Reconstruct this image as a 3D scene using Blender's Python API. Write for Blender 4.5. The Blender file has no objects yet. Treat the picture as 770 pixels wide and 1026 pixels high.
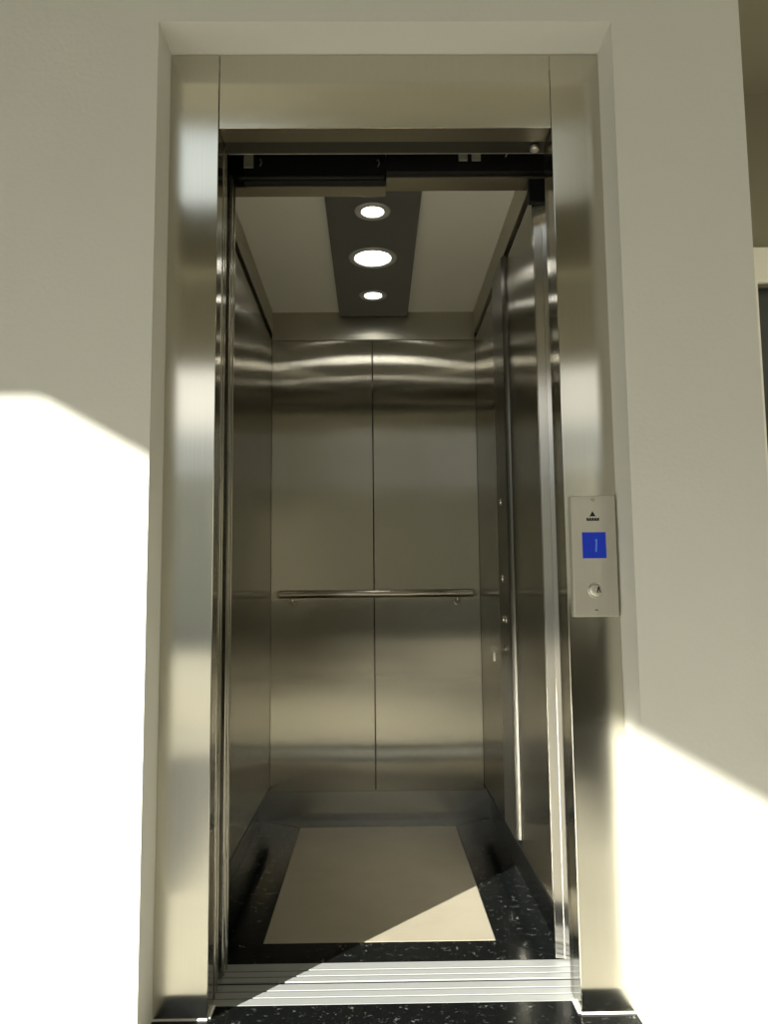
import bpy, bmesh, math
from mathutils import Vector, Matrix

S = bpy.context.scene
COL = S.collection
S.view_settings.view_transform = 'Standard'
S.view_settings.look = 'None'
S.view_settings.gamma = 1.0
S.view_settings.use_curve_mapping = False
S.view_settings.exposure = 0.0
S.cycles.use_denoising = True
S.cycles.max_bounces = 14
S.cycles.diffuse_bounces = 6
S.cycles.glossy_bounces = 10

# ------------------------------------------------------------------ materials
def nmat(name):
    m = bpy.data.materials.new(name)
    m.use_nodes = True
    nt = m.node_tree
    nt.nodes.clear()
    out = nt.nodes.new('ShaderNodeOutputMaterial')
    b = nt.nodes.new('ShaderNodeBsdfPrincipled')
    nt.links.new(b.outputs[0], out.inputs[0])
    return m, nt, b

def pos(nt, scale):
    g = nt.nodes.new('ShaderNodeNewGeometry')
    v = nt.nodes.new('ShaderNodeVectorMath'); v.operation = 'MULTIPLY'
    v.inputs[1].default_value = scale
    nt.links.new(g.outputs['Position'], v.inputs[0])
    return g, v.outputs[0]

def noise(nt, vec, scale=1.0, detail=2.0, rough=.5):
    n = nt.nodes.new('ShaderNodeTexNoise')
    n.inputs['Scale'].default_value = scale
    n.inputs['Detail'].default_value = detail
    n.inputs['Roughness'].default_value = rough
    nt.links.new(vec, n.inputs['Vector'])
    return n.outputs['Fac']

def ramp(nt, fac, stops):
    r = nt.nodes.new('ShaderNodeValToRGB')
    el = r.color_ramp.elements
    while len(el) < len(stops): el.new(.5)
    for e, (p, c) in zip(el, stops):
        e.position = p; e.color = (*c, 1)
    nt.links.new(fac, r.inputs[0])
    return r.outputs[0]

def bump(nt, h, dist, strength=1.0, normal=None):
    b = nt.nodes.new('ShaderNodeBump')
    b.inputs['Strength'].default_value = strength
    b.inputs['Distance'].default_value = dist
    nt.links.new(h, b.inputs['Height'])
    if normal is not None: nt.links.new(normal, b.inputs['Normal'])
    return b.outputs[0]

def metal(name, base, rough=.3, aniso=.85, wave=.0, wscale=(1.2, 1.2, 3.5), vertical=True, brush=True, spread=0.0, metallic=1.0):
    """brushed sheet steel: reflections spread sideways across the vertical grain"""
    m, nt, b = nmat(name)
    b.inputs['Metallic'].default_value = metallic
    b.inputs['Anisotropic'].default_value = aniso
    g, v = pos(nt, (260, 260, 3) if vertical else (3, 260, 260))
    n = noise(nt, v, 1.0, 3.0, .6)
    if brush:
        lo = tuple(c * .975 for c in base); hi = tuple(min(1, c * 1.025) for c in base)
        nt.links.new(ramp(nt, n, [(.25, lo), (.75, hi)]), b.inputs['Base Color'])
        mr = nt.nodes.new('ShaderNodeMapRange')
        mr.inputs['To Min'].default_value = rough * .94
        mr.inputs['To Max'].default_value = rough * 1.06
        nt.links.new(n, mr.inputs['Value'])
        nt.links.new(mr.outputs[0], b.inputs['Roughness'])
    else:
        b.inputs['Base Color'].default_value = (*base, 1)
        b.inputs['Roughness'].default_value = rough
    if vertical:
        cr = nt.nodes.new('ShaderNodeVectorMath'); cr.operation = 'CROSS_PRODUCT'
        nt.links.new(g.outputs['True Normal'], cr.inputs[0])
        cr.inputs[1].default_value = (0, 0, 1)
        ad = nt.nodes.new('ShaderNodeVectorMath'); ad.operation = 'ADD'
        nt.links.new(cr.outputs[0], ad.inputs[0]); ad.inputs[1].default_value = (.001, .0007, 0)
        nt.links.new(ad.outputs[0], b.inputs['Tangent'])
    nrm = g.outputs['Normal']
    if wave:
        _, v2 = pos(nt, wscale)
        nrm = bump(nt, noise(nt, v2, 1.0, 2.0, .45), wave)
    if vertical and spread:
        # fine upright brush grooves tip the surface sideways
        _, v3 = pos(nt, (3700, 3700, 1100))
        mr = nt.nodes.new('ShaderNodeMapRange')
        mr.inputs['To Min'].default_value = -spread
        mr.inputs['To Max'].default_value = spread
        nt.links.new(noise(nt, v3, 1.0, 1.0, .5), mr.inputs['Value'])
        sc = nt.nodes.new('ShaderNodeVectorMath'); sc.operation = 'SCALE'
        nt.links.new(cr.outputs[0], sc.inputs[0]); nt.links.new(mr.outputs[0], sc.inputs['Scale'])
        a2 = nt.nodes.new('ShaderNodeVectorMath'); a2.operation = 'ADD'
        nt.links.new(nrm, a2.inputs[0]); nt.links.new(sc.outputs[0], a2.inputs[1])
        no = nt.nodes.new('ShaderNodeVectorMath'); no.operation = 'NORMALIZE'
        nt.links.new(a2.outputs[0], no.inputs[0])
        nrm = no.outputs[0]
    if wave or (vertical and spread):
        nt.links.new(nrm, b.inputs['Normal'])
    return m

def paint(name, col, rough=.6, bmp=0.0, bscale=60, spec=.3, var=.03):
    m, nt, b = nmat(name)
    _, v = pos(nt, (1, 1, 1))
    n = noise(nt, v, 2.5, 4, .6)
    nt.links.new(ramp(nt, n, [(.3, tuple(c * (1 - var) for c in col)), (.7, tuple(min(1, c * (1 + var)) for c in col))]), b.inputs['Base Color'])
    b.inputs['Roughness'].default_value = rough
    b.inputs['Specular IOR Level'].default_value = spec
    if bmp:
        nt.links.new(bump(nt, noise(nt, v, bscale, 3, .6), bmp), b.inputs['Normal'])
    return m

def granite(name):
    m, nt, b = nmat(name)
    _, v = pos(nt, (1, 1, 1))
    n1 = noise(nt, v, 150, 4, .7)
    n2 = noise(nt, v, 38, 2, .6)
    mx = nt.nodes.new('ShaderNodeMath'); mx.operation = 'MULTIPLY'
    nt.links.new(n1, mx.inputs[0]); nt.links.new(n2, mx.inputs[1])
    c = ramp(nt, mx.outputs[0], [(.0, (.004, .0048, .0046)), (.33, (.006, .007, .007)), (.385, (.05, .055, .05)), (.45, (.20, .21, .20))])
    nt.links.new(c, b.inputs['Base Color'])
    b.inputs['Roughness'].default_value = .18
    b.inputs['Specular IOR Level'].default_value = .07
    return m

def stone_tile(name, col, vein):
    m, nt, b = nmat(name)
    _, v = pos(nt, (1, 1, 1))
    n0 = noise(nt, v, 5, 6, .65)
    c = ramp(nt, n0, [(.3, vein), (.6, col)])
    nt.links.new(c, b.inputs['Base Color'])
    b.inputs['Roughness'].default_value = .32
    b.inputs['Specular IOR Level'].default_value = .15
    return m

def lobby_floor(name):
    """beige tiles with thin joints; shaded floor areas further out are painted dark"""
    m, nt, b = nmat(name)
    g, v = pos(nt, (1, 1, 1))
    br = nt.nodes.new('ShaderNodeTexBrick')
    br.offset = 0
    br.inputs['Scale'].default_value = 1
    br.inputs['Brick Width'].default_value = .6
    br.inputs['Row Height'].default_value = .6
    br.inputs['Mortar Size'].default_value = .002
    br.inputs['Color1'].default_value = (.49, .468, .41, 1)
    br.inputs['Color2'].default_value = (.47, .45, .39, 1)
    br.inputs['Mortar'].default_value = (.3, .27, .22, 1)
    nt.links.new(v, br.inputs['Vector'])
    sp = nt.nodes.new('ShaderNodeSeparateXYZ'); nt.links.new(v, sp.inputs[0])
    def step(th, op):
        s = nt.nodes.new('ShaderNodeMath'); s.operation = op
        nt.links.new(sp.outputs['Y'], s.inputs[0]); s.inputs[1].default_value = th
        return s.outputs[0]
    def stepx(th, op):
        q = nt.nodes.new('ShaderNodeMath'); q.operation = op
        nt.links.new(sp.outputs['X'], q.inputs[0]); q.inputs[1].default_value = th
        return q.outputs[0]
    def both(p, q, op='MULTIPLY'):
        m_ = nt.nodes.new('ShaderNodeMath'); m_.operation = op
        nt.links.new(p, m_.inputs[0]); nt.links.new(q, m_.inputs[1])
        return m_.outputs[0]
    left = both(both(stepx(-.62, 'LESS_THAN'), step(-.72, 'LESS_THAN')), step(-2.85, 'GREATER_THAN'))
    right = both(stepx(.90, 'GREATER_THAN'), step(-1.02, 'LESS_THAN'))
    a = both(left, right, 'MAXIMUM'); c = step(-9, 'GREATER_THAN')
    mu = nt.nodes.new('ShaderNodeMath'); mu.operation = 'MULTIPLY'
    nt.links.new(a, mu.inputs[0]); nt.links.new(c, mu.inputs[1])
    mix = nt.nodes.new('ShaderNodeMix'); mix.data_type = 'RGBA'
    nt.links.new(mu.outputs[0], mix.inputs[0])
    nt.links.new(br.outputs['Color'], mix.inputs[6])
    mix.inputs[7].default_value = (.05, .05, .045, 1)  # floor shade put into the colour, for the steel to reflect
    nt.links.new(mix.outputs[2], b.inputs['Base Color'])
    b.inputs['Roughness'].default_value = .3
    return m

def glow(name, col, strength, base=(.9, .9, .9)):
    m, nt, b = nmat(name)
    b.inputs['Base Color'].default_value = (*base, 1)
    b.inputs['Specular IOR Level'].default_value = .2
    b.inputs['Emission Color'].default_value = (*col, 1)
    b.inputs['Emission Strength'].default_value = strength
    return m

STEEL = (.60, .58, .505)
M = {}
M['frame'] = metal('brushed_frame_steel', STEEL, .15, .92, .00003, (3, 3, 2))
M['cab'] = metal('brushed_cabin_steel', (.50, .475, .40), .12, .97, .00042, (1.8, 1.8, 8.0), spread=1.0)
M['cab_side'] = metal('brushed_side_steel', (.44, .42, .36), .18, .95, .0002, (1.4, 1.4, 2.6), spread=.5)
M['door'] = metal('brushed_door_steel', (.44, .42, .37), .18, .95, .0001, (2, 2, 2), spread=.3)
M['post'] = metal('satin_post_steel', (.52, .50, .45), .16, .75, .00003, (3, 3, 2))
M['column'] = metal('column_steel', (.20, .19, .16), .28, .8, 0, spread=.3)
M['band'] = metal('brushed_band_steel', (.47, .45, .375), .32, .8, .0001, (3, 3, 3))
M['skirt'] = metal('skirting_steel', (.60, .60, .56), .24, 1.0, .0001, (3, 3, 3))
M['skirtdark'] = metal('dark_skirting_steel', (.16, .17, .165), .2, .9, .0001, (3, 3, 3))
M['alu'] = metal('sill_aluminium', (.43, .445, .445), .42, .3, 0, vertical=False, metallic=.3)
M['polish'] = metal('polished_tube_steel', (.46, .43, .36), .22, 0, 0, brush=False)
M['plate'] = metal('satin_plate_steel', (.62, .60, .53), .42, .5, 0)
M['darksteel'] = metal('dark_operator_steel', (.10, .10, .085), .45, 0, 0, brush=False)
M['trans'] = metal('transom_steel', (.27, .245, .19), .35, .5, .0002, vertical=False)
M['black'] = paint('black_enamel', (.004, .004, .004), .5)
M['zinc'] = paint('dull_zinc', (.22, .22, .17), .5)
M['wall'] = paint('cream_plaster', (.66, .655, .605), .85, .0006, 90, .15, .012)
M['ceilw'] = paint('white_ceiling_plaster', (.78, .77, .71), .9, .0004, 80, .1, .01)
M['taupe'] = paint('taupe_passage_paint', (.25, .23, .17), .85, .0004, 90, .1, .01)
M['lobbyceil'] = paint('dark_lobby_ceiling', (.32, .31, .255), .9, 0, 80, .1, .01)
M['rear'] = paint('grey_beige_plaster', (.58, .555, .47), .9, 0, 80, .1, .01)
M['concrete'] = paint('dark_shaft_concrete', (.03, .03, .028), .9)
M['cabceil'] = paint('cream_cabin_ceiling', (.78, .755, .65), .42, 0, 60, .4, .01)
M['cabpanel'] = paint('charcoal_ceiling_panel', (.055, .055, .054), .38, 0, 60, .45, .02)
M['granite'] = granite('black_granite')
M['tile'] = stone_tile('beige_marble', (.385, .35, .275), (.345, .31, .235))
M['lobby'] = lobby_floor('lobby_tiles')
M['canopy'] = paint('brown_canopy', (.16, .15, .11), .8)
M['pave'] = paint('pale_paving', (.38, .355, .29), .9)
M['rend'] = paint('grey_render', (.55, .55, .49), .9)
M['white'] = paint('white_sealant', (.85, .84, .80), .6)
M['dark_strip'] = paint('dark_reflection_strip', (.07, .065, .05), .5)
M['groove'] = paint('groove_shade_grey', (.13, .135, .13), .5)  # dark tone for the shade inside the sill grooves
M['trimw'] = paint('white_trim', (.82, .80, .72), .5)
M['doorpaint'] = paint('dark_door_paint', (.028, .032, .03), .4)
M['led'] = glow('lamp_diffuser', (1, .98, .90), 12.5)
M['ring'] = paint('lamp_ring_grey', (.42, .41, .38), .4)
M['lcd'] = glow('blue_screen', (.010, .030, .34), .5, (.006, .02, .2))
M['lcd_digit'] = glow('blue_screen_digit', (.09, .16, .50), .6, (.04, .08, .25))
M['ink'] = paint('black_print', (.015, .015, .012), .6)
M['joint'] = paint('pale_joint', (.45, .44, .40), .6)

# ------------------------------------------------------------------ geometry helpers
def box_bm(bm, a, b, bev=0.0, seg=2):
    x0, y0, z0 = [min(p, q) for p, q in zip(a, b)]
    x1, y1, z1 = [max(p, q) for p, q in zip(a, b)]
    vs = [bm.verts.new(p) for p in ((x0,y0,z0),(x1,y0,z0),(x1,y1,z0),(x0,y1,z0),(x0,y0,z1),(x1,y0,z1),(x1,y1,z1),(x0,y1,z1))]
    fs = [bm.faces.new([vs[i] for i in f]) for f in ((0,3,2,1),(4,5,6,7),(0,1,5,4),(1,2,6,5),(2,3,7,6),(3,0,4,7))]
    if bev:
        es = list({e for f in fs for e in f.edges})
        bmesh.ops.bevel(bm, geom=es, offset=bev, segments=seg, affect='EDGES', profile=.5)
    return bm

def box(a, b, bev=0.0, seg=2):
    return box_bm(bmesh.new(), a, b, bev, seg)

def prism(pts, axis, lo, hi, bev=0.0, seg=2):
    """outline extruded along an axis; pts are the other two coordinates in x,y,z order"""
    bm = bmesh.new()
    def mk(p, t):
        c = list(p); c.insert(axis, t); return bm.verts.new(c)
    A = [mk(p, lo) for p in pts]; B = [mk(p, hi) for p in pts]
    n = len(pts)
    bm.faces.new(A); bm.faces.new(B[::-1])
    for i in range(n):
        bm.faces.new((A[i], B[i], B[(i+1) % n], A[(i+1) % n]))
    bmesh.ops.recalc_face_normals(bm, faces=bm.faces)
    if bev:
        bmesh.ops.bevel(bm, geom=list(bm.edges), offset=bev, segments=seg, affect='EDGES', profile=.5)
    return bm

def lathe(prof, c, axis='z', n=48):
    """closed profile of (radius, height) turned about an axis through c"""
    bm = bmesh.new()
    rings = []
    for r, h in prof:
        ring = []
        if r < 1e-6:
            ring = [bm.verts.new(vec(0, 0, h, axis, c))] * n
        else:
            for k in range(n):
                t = 2 * math.pi * k / n
                ring.append(bm.verts.new(vec(r * math.cos(t), r * math.sin(t), h, axis, c)))
        rings.append(ring)
    for A, B in zip(rings, rings[1:]):
        for k in range(n):
            q = []
            for v in (A[k], A[(k+1) % n], B[(k+1) % n], B[k]):
                if v not in q: q.append(v)
            if len(q) > 2:
                try: bm.faces.new(q)
                except ValueError: pass
    bmesh.ops.recalc_face_normals(bm, faces=bm.faces)
    return bm

def vec(u, v, h, axis, c):
    if axis == 'z': p = (u, v, h)
    elif axis == 'y': p = (u, h, v)
    else: p = (h, u, v)
    return (p[0] + c[0], p[1] + c[1], p[2] + c[2])

def cyl(p, q, r, n=24, bev=0.0):
    p, q = Vector(p), Vector(q)
    bm = bmesh.new()
    d = q - p
    bmesh.ops.create_cone(bm, cap_ends=True, segments=n, radius1=r, radius2=r, depth=d.length,
                          matrix=Matrix.Translation((p + q) / 2) @ d.to_track_quat('Z', 'Y').to_matrix().to_4x4())
    if bev:
        es = [e for e in bm.edges if any(len(f.verts) > 4 for f in e.link_faces)]
        bmesh.ops.bevel(bm, geom=es, offset=bev, segments=3, affect='EDGES', profile=.5)
    return bm

def tube(path, r, n=16):
    bm = bmesh.new()
    pts = [Vector(p) for p in path]
    rings = []
    for i, p in enumerate(pts):
        t = (pts[min(i+1, len(pts)-1)] - pts[max(i-1, 0)]).normalized()
        q = t.to_track_quat('Z', 'Y')
        rings.append([bm.verts.new(p + q @ Vector((r*math.cos(2*math.pi*k/n), r*math.sin(2*math.pi*k/n), 0))) for k in range(n)])
    for A, B in zip(rings, rings[1:]):
        for k in range(n):
            bm.faces.new((A[k], A[(k+1) % n], B[(k+1) % n], B[k]))
    bm.faces.new(rings[0][::-1]); bm.faces.new(rings[-1])
    bmesh.ops.recalc_face_normals(bm, faces=bm.faces)
    return bm

def wloc(o):
    v = Vector((0, 0, 0))
    while o is not None:
        v += o.location; o = o.parent
    return v

def obj(name, bm, m, parent=None, smooth=False, origin=None):
    off = wloc(parent) if parent is not None else Vector((0, 0, 0))
    o_loc = Vector((0, 0, 0))
    if origin is not None: o_loc = Vector(origin) - off
    bmesh.ops.translate(bm, verts=bm.verts, vec=-(off + o_loc))
    me = bpy.data.meshes.new(name)
    if smooth:
        for f in bm.faces: f.smooth = True
    bm.to_mesh(me); bm.free()
    me.materials.append(M[m])
    if smooth: me.set_sharp_from_angle(angle=math.radians(40))
    o = bpy.data.objects.new(name, me)
    COL.objects.link(o)
    o.location = o_loc
    if parent is not None: o.parent = parent
    return o

def thing(name, label, cat, loc, group=None):
    o = bpy.data.objects.new(name, None)
    COL.objects.link(o)
    o.location = loc
    o.empty_display_size = .1
    o['label'] = label; o['category'] = cat; o['kind'] = 'thing'
    if group: o['group'] = group
    return o

def tag(o, label, cat, group=None):
    o['label'] = label; o['category'] = cat; o['kind'] = 'thing'
    if group: o['group'] = group
    return o

def struct(name, bm, m, label=None):
    o = obj(name, bm, m)
    o['kind'] = 'structure'
    if label: o['label'] = label
    return o

def slab_with_holes(xs, zs, holes, y0, y1):
    """wall between y0 and y1 with rectangular openings, one watertight mesh"""
    bm = bmesh.new()
    V = {}
    def v(i, j, k):
        key = (i, j, k)
        if key not in V: V[key] = bm.verts.new((xs[i], (y0, y1)[k], zs[j]))
        return V[key]
    solid = lambda i, j: 0 <= i < len(xs)-1 and 0 <= j < len(zs)-1 and not any(
        h[0] <= (xs[i]+xs[i+1])/2 <= h[1] and h[2] <= (zs[j]+zs[j+1])/2 <= h[3] for h in holes)
    for i in range(len(xs)-1):
        for j in range(len(zs)-1):
            if not solid(i, j): continue
            bm.faces.new((v(i,j,0), v(i+1,j,0), v(i+1,j+1,0), v(i,j+1,0)))
            bm.faces.new((v(i,j,1), v(i,j+1,1), v(i+1,j+1,1), v(i+1,j,1)))
            for di, dj, a, b in ((-1,0,(0,0),(0,1)), (1,0,(1,1),(1,0)), (0,-1,(1,0),(0,0)), (0,1,(0,1),(1,1))):
                if not solid(i+di, j+dj):
                    p, q = (i+a[0], j+a[1]), (i+b[0], j+b[1])
                    bm.faces.new((v(*p,0), v(*q,0), v(*q,1), v(*p,1)))
    bmesh.ops.recalc_face_normals(bm, faces=bm.faces)
    return bm

# ------------------------------------------------------------------ dimensions (metres; door plane at y = 0)
XL, XR = -.365, .435            # clear opening
OL, OR = -.482, .554            # outside of the steel frame
ZH, ZT = 2.013, 2.203
WY = -.11                       # face of the landing wall
CL, CR, CB = -.430, .4365, 1.494   # cabin wall faces
ZP, ZC = 1.980, 2.105
H = 4.6

# ------------------------------------------------------------------ the setting
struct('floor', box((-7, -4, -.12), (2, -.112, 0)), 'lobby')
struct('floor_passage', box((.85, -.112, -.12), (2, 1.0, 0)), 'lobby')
struct('wall_front', slab_with_holes([-7, OL, OR, .85], [0, ZT, H], [(OL, OR, 0, ZT)], WY, .060), 'wall')
struct('ceiling', box((-7, -3.85, H), (2, .06, H + .15)), 'lobbyceil')
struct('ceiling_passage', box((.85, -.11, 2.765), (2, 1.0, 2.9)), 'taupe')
struct('wall_passage_front', box((.85, -.11, 2.9), (2, .06, H)), 'wall')
struct('wall_passage_left', box((.74, .060, 0), (.85, 1.0, 2.765)), 'wall')
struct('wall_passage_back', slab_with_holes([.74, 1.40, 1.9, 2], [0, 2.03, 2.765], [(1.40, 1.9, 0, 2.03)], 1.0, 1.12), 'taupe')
struct('trim_1', prism([(1.275, 0), (1.41, 0), (1.41, 2.022), (1.89, 2.022), (1.89, 0), (1.995, 0), (1.995, 2.156), (1.275, 2.156)], 1, .978, 1.0, .004), 'trimw')
d1 = struct('door_1', box((1.405, 1.05, 0.005), (1.895, 1.09, 2.025), .003), 'doorpaint', 'dark door in the passage behind the right wall corner')
obj('door_panel', box((1.52, 1.044, 1.10), (1.78, 1.0502, 1.90), .003), 'doorpaint', d1)
struct('wall_left', box((-7.15, -4, 0), (-7, .06, H)), 'wall')
struct('wall_right', box((2, -4, 0), (2.15, 1.0, H)), 'rear')
struct('wall_rear', slab_with_holes([-7, -6.2, -2.5, -.60, 1.2, 1.42, 1.9, 2], [0, .86, 3.301, 3.81, 4.5, H],
       [(-6.2, -.60, 0, 3.301), (1.2, 1.9, .86, 3.301), (-2.5, -.60, 3.81, 4.5), (1.2, 1.42, 3.81, 4.5)], -4.0, -3.85), 'rear')
struct('unseen_dark_strip', box((-.60, -3.85, 0), (2.0, -3.83, .858), .003), 'dark_strip')  # unseen dark strip, added to darken reflections in the steel
struct('unseen_taupe_band', box((-6.9, -3.85, 3.302), (1.999, -3.825, 3.80), .003), 'taupe')  # unseen band added above the openings to darken the jamb reflections
struct('unseen_pale_strip', prism([(-3.85, 4.40), (-3.83, 4.40), (-3.80, 4.52), (-3.62, 4.57), (-3.25, 4.58), (-3.25, 4.60), (-3.85, 4.60)], 0, -7, 2), 'trimw')  # unseen pale strip, added to brighten the reflection in the door header
struct('wall_canopy', box((-4.16, -6.40, 3.301), (3.0, -4.001, 3.42)), 'canopy')
struct('ground', box((-30, -40, -.20), (30, -4.0, -.03)), 'pave')
struct('wall_boundary', box((-30, -20.4, -.03), (30, -20, 4.3)), 'rend')
# lift shaft, dark inside
sh = bmesh.new()
box_bm(sh, (-1.0, .0605, -.45), (.735, 1.75, 2.9))
bmesh.ops.delete(sh, geom=[f for f in sh.faces if f.calc_center_median().y < .1], context='FACES')
bmesh.ops.reverse_faces(sh, faces=sh.faces)
o = struct('wall_shaft', sh, 'concrete')
sm = o.modifiers.new('thickness', 'SOLIDIFY'); sm.thickness = .004; sm.offset = -1

# ------------------------------------------------------------------ granite threshold on the landing
tg = obj('granite_threshold', box((-.9, -.112, -.12), (.85, .0605, 0), .002), 'granite')
tag(tg, 'speckled black granite threshold strip in front of the lift sill', 'threshold')

# ------------------------------------------------------------------ steel door frame
fr = thing('elevator_door_frame', 'wide brushed stainless steel frame lining the recessed lift doorway', 'door frame', (.035, 0, 0))
obj('jamb', box((OL, 0, .004), (XL, .060, ZT - .001), .0016), 'frame', fr)
obj('jamb', box((XR, 0, .004), (OR, .060, ZT - .001), .0016), 'frame', fr)
hd = obj('header', box((XL + .001, 0.0005, ZH), (XR - .001, .004, ZT - .001), .0012), 'frame', fr)
obj('header_return', box((XL + .001, 0.0042, ZH + .0006), (XR - .001, .060, ZH + .05), .0008), 'trans', hd)
obj('header_lip', box((XL + .001, .0605, ZH + .003), (XR + .03, .116, ZH + .06), .001), 'darksteel', hd)
obj('header_edge', box((XL + .001, .1162, ZH + .0025), (XR + .03, .1184, ZH + .06), .0006), 'plate', hd)
obj('strike_flange', box((XR + .0005, .0602, .003), (XR + .045, .0935, ZH + .05), .001), 'door', fr)
for s, x0, x1 in ((0, OL, XL), (1, XR, OR)):
    e = XL if s == 0 else XR
    obj('sealant_line', box((x0, -.0012, .0), (x1, .0045, .0042), .0008), 'white', fr)
    sx = (e, e + .006) if s == 0 else (e - .006, e)
    obj('sealant_line', box((sx[0], .0046, .0), (sx[1], .059, .0042), .001), 'white', fr)

# ------------------------------------------------------------------ sills with running grooves
def sill_profile(y0, y1, grooves, top=.0, depth=.012, base=-.05):
    pts = [(y0, base), (y0, top)]
    for g0, g1 in grooves:
        pts += [(g0, top), (g0, top - depth), (g1, top - depth), (g1, top)]
    pts += [(y1, top), (y1, base)]
    return pts
ls = obj('landing_sill', prism(sill_profile(.0610, .153, [(.0875, .0945), (.1180, .1255)]), 0, -.78, .480), 'alu')
tag(ls, 'grooved aluminium landing sill running behind the black granite threshold', 'door sill')
for g0, g1 in ((.0880, .0940), (.1185, .1250)):
    obj('groove_shade_fill', box((-.78, g0, -.0118), (.480, g1, -.0016)), 'groove', ls)  # grey filler paints the shade inside the landing sill grooves

# ------------------------------------------------------------------ cabin
cab = thing('elevator_cabin', 'open lift cabin lined with brushed steel panels above a bordered stone floor', 'elevator car', (0, .87, 0))
fl = obj('floor_tile', box((-.2976, .3734, -.03), (.3077, 1.400, .0), .0012), 'tile', cab)
# granite border, mitred at the corners
bo = [(-.462, .2585), (.462, .2585), (.462, 1.510), (-.462, 1.510)]
bi = [(-.2986, .3724), (.3087, .3724), (.3087, 1.401), (-.2986, 1.401)]
for k in range(4):
    a, b_, c, d = bo[k], bo[(k+1) % 4], bi[(k+1) % 4], bi[k]
    cx = sum(p[0] for p in (a, b_, c, d)) / 4; cy = sum(p[1] for p in (a, b_, c, d)) / 4
    obj('granite_border', prism([(p[0] + (cx - p[0]) * .002, p[1] + (cy - p[1]) * .010) for p in (a, b_, c, d)], 2, -.03, -.0004), 'granite', cab)
obj('floor_base', box((-.47, .259, -.09), (.47, 1.52, -.0305)), 'joint', cab)
cs = obj('car_sill', prism(sill_profile(.167, .2575, [(.1870, .1945), (.2160, .2240)]), 0, -.78, .480), 'alu')
tag(cs, 'grooved aluminium cabin sill bordering the stone floor behind the landing sill', 'door sill')
for g0, g1 in ((.1875, .1940), (.2165, .2235)):
    obj('groove_shade_fill', box((-.78, g0, -.0118), (.480, g1, -.0016)), 'groove', cs)  # same painted groove shade for the cabin sill
obj('gap_shade_fill', box((-.78, .1545, -.05), (.480, .1668, -.0035)), 'black', cs)  # black filler stands in for the shade of the open gap
# back wall: two tall panels with a seam
obj('back_panel', box((CL - .0, CB, .112), (-.0042, CB + .02, ZP), .0015), 'cab', cab)
obj('back_panel', box((-.0012, CB, .112), (CR, CB + .02, ZP), .0015), 'cab', cab)
# side walls
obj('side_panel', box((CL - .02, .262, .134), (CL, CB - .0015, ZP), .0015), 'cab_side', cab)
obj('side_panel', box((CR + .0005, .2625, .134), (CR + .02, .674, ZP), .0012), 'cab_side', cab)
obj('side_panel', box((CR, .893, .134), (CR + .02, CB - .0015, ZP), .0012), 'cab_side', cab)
# skirting set back under the panels
obj('skirting', box((-.462, 1.498, .0), (.462, 1.51, .118)), 'skirt', cab)
obj('skirting', box((-.470, .262, .0), (-.462, 1.497, .14)), 'skirtdark', cab)
obj('skirting', box((.462, .262, .0), (.470, 1.497, .14)), 'skirtdark', cab)
# bands above the panels, under the ceiling
obj('upper_band', box((CL, CB - .002, ZP + .003), (CR, CB + .02, ZC), .001), 'band', cab)
obj('upper_band', box((CL - .01, .262, ZP + .028), (CL + .004, CB - .003, ZC), .001), 'band', cab)
obj('upper_band', box((CR - .004, .262, ZP + .028), (CR + .01, CB - .003, ZC), .001), 'band', cab)
obj('shadow_gap', box((CR + .004, .263, .120), (CR + .018, CB, .1335)), 'black', cab)  # black strips under the side panels, painted in place of shade
obj('shadow_gap', box((CL - .018, .263, .120), (CL - .004, CB, .1335)), 'black', cab)
obj('shadow_gap', box((CL - .022, .262, ZP - .01), (CL - .011, CB, ZC)), 'black', cab)
obj('shadow_gap', box((CR + .011, .262, ZP - .01), (CR + .022, CB, ZC)), 'black', cab)
obj('shadow_gap', box((CL, CB + .0205, .1), (CR, CB + .03, ZC)), 'black', cab)
# ceiling with the charcoal lamp panel
obj('ceiling_panel', box((CL - .03, .33, ZC), (CR + .03, CB + .02, ZC + .03)), 'cabceil', cab)
obj('lamp_panel', box((-.141, .345, 2.083), (.149, 1.486, ZC), .0015), 'cabpanel', cab)
# entrance posts and transom of the car
post = [(.4385, .2618), (.4385, .2562), (.4595, .2510), (.4600, .2500), (.4755, .2458), (.5000, .2460), (.5000, .2618)]
obj('strike_post', prism(post, 2, .004, 1.945, .0005), 'post', cab)
obj('strike_post', box((-.50, .2595, .004), (CL - .001, .2615, 2.02)), 'door', cab)
obj('post_cap', box((.425, .235, 1.947), (.475, .2560, 2.03), .003), 'black', cab)
tr = [(-.47, .278), (.040, .278), (.040, .230), (.48, .230), (.48, .300), (.040, .300), (.040, .330), (-.47, .330)]
obj('transom', prism(tr, 2, 2.013, 2.135, .0015), 'trans', cab)
obj('roof', box((-.50, .27, 2.136), (.50, 1.55, 2.20)), 'black', cab)

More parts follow.
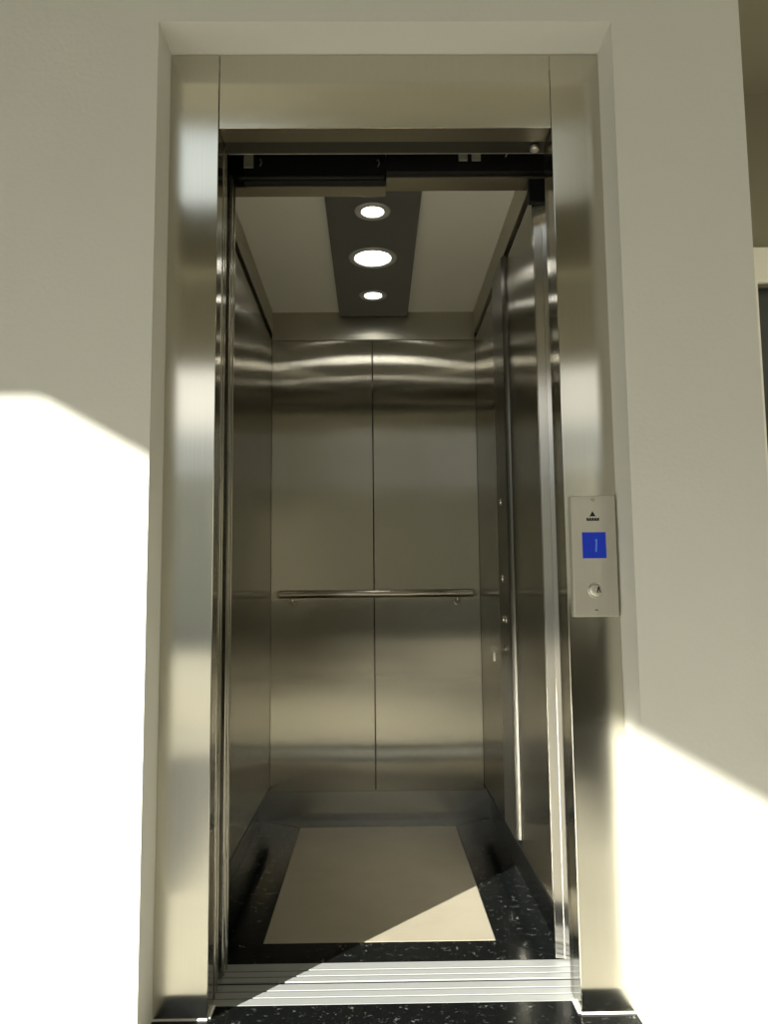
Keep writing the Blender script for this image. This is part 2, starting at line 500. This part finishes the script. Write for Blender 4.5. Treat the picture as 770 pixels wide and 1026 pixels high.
# ------------------------------------------------------------------ sliding doors, pushed open to the left
g = 'telescopic sliding doors slid open'
def slide(y0, y1, xe, z0, z1, label, fold):
    w = .43
    pts = [(xe - w, y0), (xe - .002, y0), (xe, y0 + .002), (xe, y1 - .002), (xe - .002, y1), (xe - w, y1)]
    t = thing('sliding_door_panel', label, 'door', (xe, (y0 + y1) / 2, z0), g)
    p = obj('leaf', prism(pts, 2, z0, z1), 'door', t)
    if fold:
        obj('edge_strip', box((xe, y0 + (y1-y0)*.32, z0 + .002), (xe + .0022, y0 + (y1-y0)*.68, z1 - .002), .0008), 'frame', t)
    obj('guide_shoe', box((xe - .06, (y0+y1)/2 - .0025, z0 - .009), (xe - .02, (y0+y1)/2 + .0025, z0), .0005), 'black', t)
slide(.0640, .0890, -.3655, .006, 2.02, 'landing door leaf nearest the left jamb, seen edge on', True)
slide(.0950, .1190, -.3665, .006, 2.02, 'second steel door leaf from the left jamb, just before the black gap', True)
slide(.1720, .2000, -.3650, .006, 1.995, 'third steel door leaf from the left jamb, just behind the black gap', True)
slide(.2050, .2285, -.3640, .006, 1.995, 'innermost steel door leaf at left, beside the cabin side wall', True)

# ------------------------------------------------------------------ door operator above the opening
op = thing('door_operator', 'black door hanger gear in the gap above the lift opening', 'door mechanism', (.05, .2, 2.03))
obj('hanger_plate', box((-.345, .252, 2.016), (.040, .277, 2.30), .002), 'black', op)
obj('hanger_plate', box((.0405, .205, 2.016), (.470, .229, 2.30), .002), 'black', op)
obj('hanger_rail', box((-.36, .2455, 2.022), (.036, .2515, 2.030), .001), 'darksteel', op)
def bracket(px, y, w, z0, z1):
    b = obj('bracket', box((px, y - .006, z0), (px + w, y, z1), .001), 'zinc', op)
    return b
b = bracket(-.345, .2445, .026, 2.050, 2.092)
b = bracket(.233, .2045, .024, 2.045, 2.105)
b = bracket(.268, .2045, .024, 2.045, 2.105)
def hook(x, y, z):
    pts = [(x, y, z), (x + .004, y - .010, z - .004), (x + .006, y - .012, z - .016), (x + .002, y - .010, z - .024)]
    obj('wire_hook', tube(pts, .0022, 8), 'plate', op, True)
hook(-.302, .2450, 2.075); hook(.016, .2500, 2.075); hook(.355, .2030, 2.075)
obj('roller', lathe([(0, 0), (.010, 0), (.012, .002), (.012, .010), (.010, .012), (0, .012)], (.410, .080, 2.0015), 'z', 24), 'plate', op, True)
obj('back_cover', box((-.5, .1185, 2.075), (.5, .124, 2.5)), 'darksteel', op)

# ------------------------------------------------------------------ handrail
hr = thing('handrail', 'straight tubular steel handrail fixed across the cabin back wall', 'handrail', (0, 1.435, .90))
obj('rail', cyl((-.389, 1.438, .9035), (.400, 1.438, .9035), .0165, 32, .003), 'polish', hr, True)
for x in (-.335, .335):
    bk = obj('bracket', tube([(x, 1.438, .8875), (x, 1.438, .876), (x, 1.442, .869), (x, 1.450, .866), (x, 1.487, .866)], .006, 14), 'polish', hr, True)
    obj('wall_flange', lathe([(0, 0), (.013, 0), (.015, .002), (.015, .006), (0, .006)], (x, 1.4878, .866), 'y', 28), 'polish', bk, True)

# ------------------------------------------------------------------ car operating panel on the right wall
cp = thing('car_control_panel', 'tall narrow steel control column with buttons on the cabin right wall', 'control panel', (.43, .79, .13))
CX = .4205
pts = [(.4363, .6760), (.4330, .6775), (.4290, .6800), (.4235, .6845), (CX, .688), (CX, .886), (.4225, .890), (.4363, .890)]
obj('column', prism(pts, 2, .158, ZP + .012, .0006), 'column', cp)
def btn(y, z, r=.014):
    t = obj('button', lathe([(0, -.004), (r * .72, -.004), (r * .78, -.002), (r * .78, -.001), (r, -.0015), (r, .0), (0, .0)][::-1], (CX, y, z), 'x', 28), 'polish', cp, True)
    obj('button_legend', lathe([(0, -.0044), (r * .35, -.0044), (r * .35, -.0040), (0, -.0040)], (CX, y, z), 'x', 16), 'ink', t)
for z in (1.20, .948, .815):
    btn(.805, z)
btn(.755, .815)
ks = obj('key_switch', lathe([(0, -.006), (.009, -.006), (.011, -.004), (.011, 0), (0, 0)], (CX, .790, .722), 'x', 24), 'polish', cp, True)
ky = bmesh.new()
box_bm(ky, (CX - .028, .789, .7195), (CX - .006, .791, .7245), .0004)
obj('key_blade', ky, 'polish', ks)
obj('key_bow', lathe([(.004, -.001), (.011, -.001), (.011, .001), (.004, .001), (.004, -.001)], (CX - .037, .790, .722), 'y', 20), 'polish', ks, True)
obj('key_tag', box((CX - .040, .787, .682), (CX - .034, .789, .7105), .001), 'zinc', ks)

# ------------------------------------------------------------------ ceiling downlights
def downlight(y, ro, ri, label):
    z = 2.0828
    t = thing('downlight', label, 'ceiling light', (.003, y, z), 'downlights in the charcoal ceiling panel')
    obj('trim_ring', lathe([(ri, -.0005), (ri + .002, -.004), (ro - .006, -.006), (ro - .002, -.004), (ro, 0), (ri, 0), (ri, -.0005)], (.003, y, z), 'z', 48), 'ring', t, True)
    obj('diffuser', lathe([(0, -.0022), (ri * .96, -.0022), (ri * .98, -.0002), (0, -.0002)], (.003, y, z), 'z', 48), 'led', t, True)
downlight(.552, .056, .034, 'small round recessed lamp in ceiling panel, nearest the doorway')
downlight(.893, .085, .064, 'largest round recessed lamp, in the middle of the charcoal ceiling panel')
downlight(1.242, .055, .034, 'small round recessed lamp in ceiling panel, nearest the back wall')

# ------------------------------------------------------------------ landing call plate on the right jamb
cl = thing('call_panel', 'steel landing call plate with blue screen on the right jamb', 'call panel', (.496, -.006, .98))
PY = -.012
fp = obj('faceplate', box((.4465, PY, .8445), (.5475, 0.0, 1.1175), .0015), 'plate', cl)
obj('screen', box((.4700, PY - .0012, .9755), (.5235, PY, 1.0345), .0004), 'lcd', cl)
obj('screen_digit', prism([(.4985, .9905), (.5020, .9905), (.5040, 1.0190), (.4985, 1.0170), (.4985, 1.0145), (.5005, 1.0152)], 1, PY - .0016, PY - .0012), 'lcd_digit', cl)
# emblem: a small triangle above a dark wordmark bar
em = obj('emblem', prism([(.4885, 1.0705), (.5025, 1.0705), (.4955, 1.0825)], 1, PY - .0007, PY), 'ink', cl)
wm = bmesh.new()
x = .4815
box_bm(wm, (x, PY - .0006, 1.0605), (x + .0285, PY, 1.0635))
for k in range(5):
    box_bm(wm, (x + k * .0060, PY - .0006, 1.0635), (x + k * .0060 + .0045, PY, 1.0672))
obj('wordmark', wm, 'ink', cl)
bt = obj('call_button', lathe([(0, -.004), (.0125, -.004), (.0140, -.003), (.0145, -.0012), (.0170, -.0018), (.0180, -.0008), (.0180, 0), (0, 0)], (.4975, PY, .904), 'y', 40), 'plate', cl, True)
obj('up_arrow', prism([(.4975, .8985), (.5000, .8985), (.5022, .9065), (.5044, .8985), (.5072, .8985), (.5035, .9125), (.5009, .9125)], 1, PY - .0046, PY - .0040), 'ink', bt)
dots = bmesh.new()
for dx in (0, 1):
    for dz in (0, 1, 2):
        bmesh.ops.create_uvsphere(dots, u_segments=8, v_segments=6, radius=.0009, matrix=Matrix.Translation((.4885 + dx * .0028, PY - .0040, .9000 + dz * .0040)))
o = obj('braille_dots', dots, 'polish', bt, True)
for z in (1.1070, .8585):
    sc = obj('screw', lathe([(0, -.0022), (.0022, -.0022), (.0038, -.0008), (.0040, 0), (0, 0)], (.4968, PY, z), 'y', 20), 'polish', cl, True)
    obj('screw_slot', box((.4943, PY - .0026, z - .0004), (.4993, PY - .0021, z + .0004)), 'ink', sc)

# ------------------------------------------------------------------ light
w = bpy.data.worlds.new('sky'); S.world = w
w.use_nodes = True
nt = w.node_tree; nt.nodes.clear()
wo = nt.nodes.new('ShaderNodeOutputWorld'); bg = nt.nodes.new('ShaderNodeBackground')
tc = nt.nodes.new('ShaderNodeTexCoord'); sp = nt.nodes.new('ShaderNodeSeparateXYZ')
nt.links.new(tc.outputs['Generated'], sp.inputs[0])
nt.links.new(ramp(nt, sp.outputs['Z'], [(.0, (.40, .40, .38)), (.19, (.40, .425, .43)), (.215, (1, .99, .94)), (.315, (1, .99, .94)), (.345, (.50, .53, .545)), (.48, (.70, .76, .785)), (.56, (.58, .66, .73)), (.72, (.16, .21, .27)), (1.0, (.10, .145, .22))]), bg.inputs[0])
bg.inputs[1].default_value = 1.75
nt.links.new(bg.outputs[0], wo.inputs[0])

sd = Vector((.885, 1.0, -.509))
sl = bpy.data.lights.new('sun', 'SUN')
sl.energy = 16.5; sl.angle = math.radians(.53); sl.color = (1, .98, .88)
so = bpy.data.objects.new('sun', sl); COL.objects.link(so)
so.rotation_euler = sd.to_track_quat('-Z', 'Y').to_euler()
so.location = (-6, -8, 6)

pl = bpy.data.lights.new('doorway_portal', 'AREA')
pl.shape = 'RECTANGLE'; pl.size = 9.2; pl.size_y = 3.3
pl.cycles.is_portal = True
po = bpy.data.objects.new('doorway_portal', pl); COL.objects.link(po)
po.location = (-2.0, -3.9, 1.65); po.rotation_euler = (math.radians(90), 0, 0)

# ------------------------------------------------------------------ camera
F, PIT, YAW, ROL, D, HH = 792.03, .1047, .0125, -.0098, 1.7909, .8976
fw = Vector((math.sin(YAW) * math.cos(PIT), math.cos(YAW) * math.cos(PIT), math.sin(PIT)))
rt = Vector((math.cos(YAW), -math.sin(YAW), 0)); up = rt.cross(fw)
c_, s_ = math.cos(ROL), math.sin(ROL)
r2 = rt * c_ + up * s_; u2 = up * c_ - rt * s_
cam = bpy.data.cameras.new('camera')
co = bpy.data.objects.new('camera', cam); COL.objects.link(co)
mw = Matrix((r2, u2, -fw)).transposed().to_4x4()
mw.translation = (0, -D, HH)
co.matrix_world = mw
cam.sensor_fit = 'VERTICAL'; cam.sensor_height = 36; cam.sensor_width = 27
cam.lens = F * 36 / 1026
cam.clip_start = .02; cam.clip_end = 200
S.camera = co
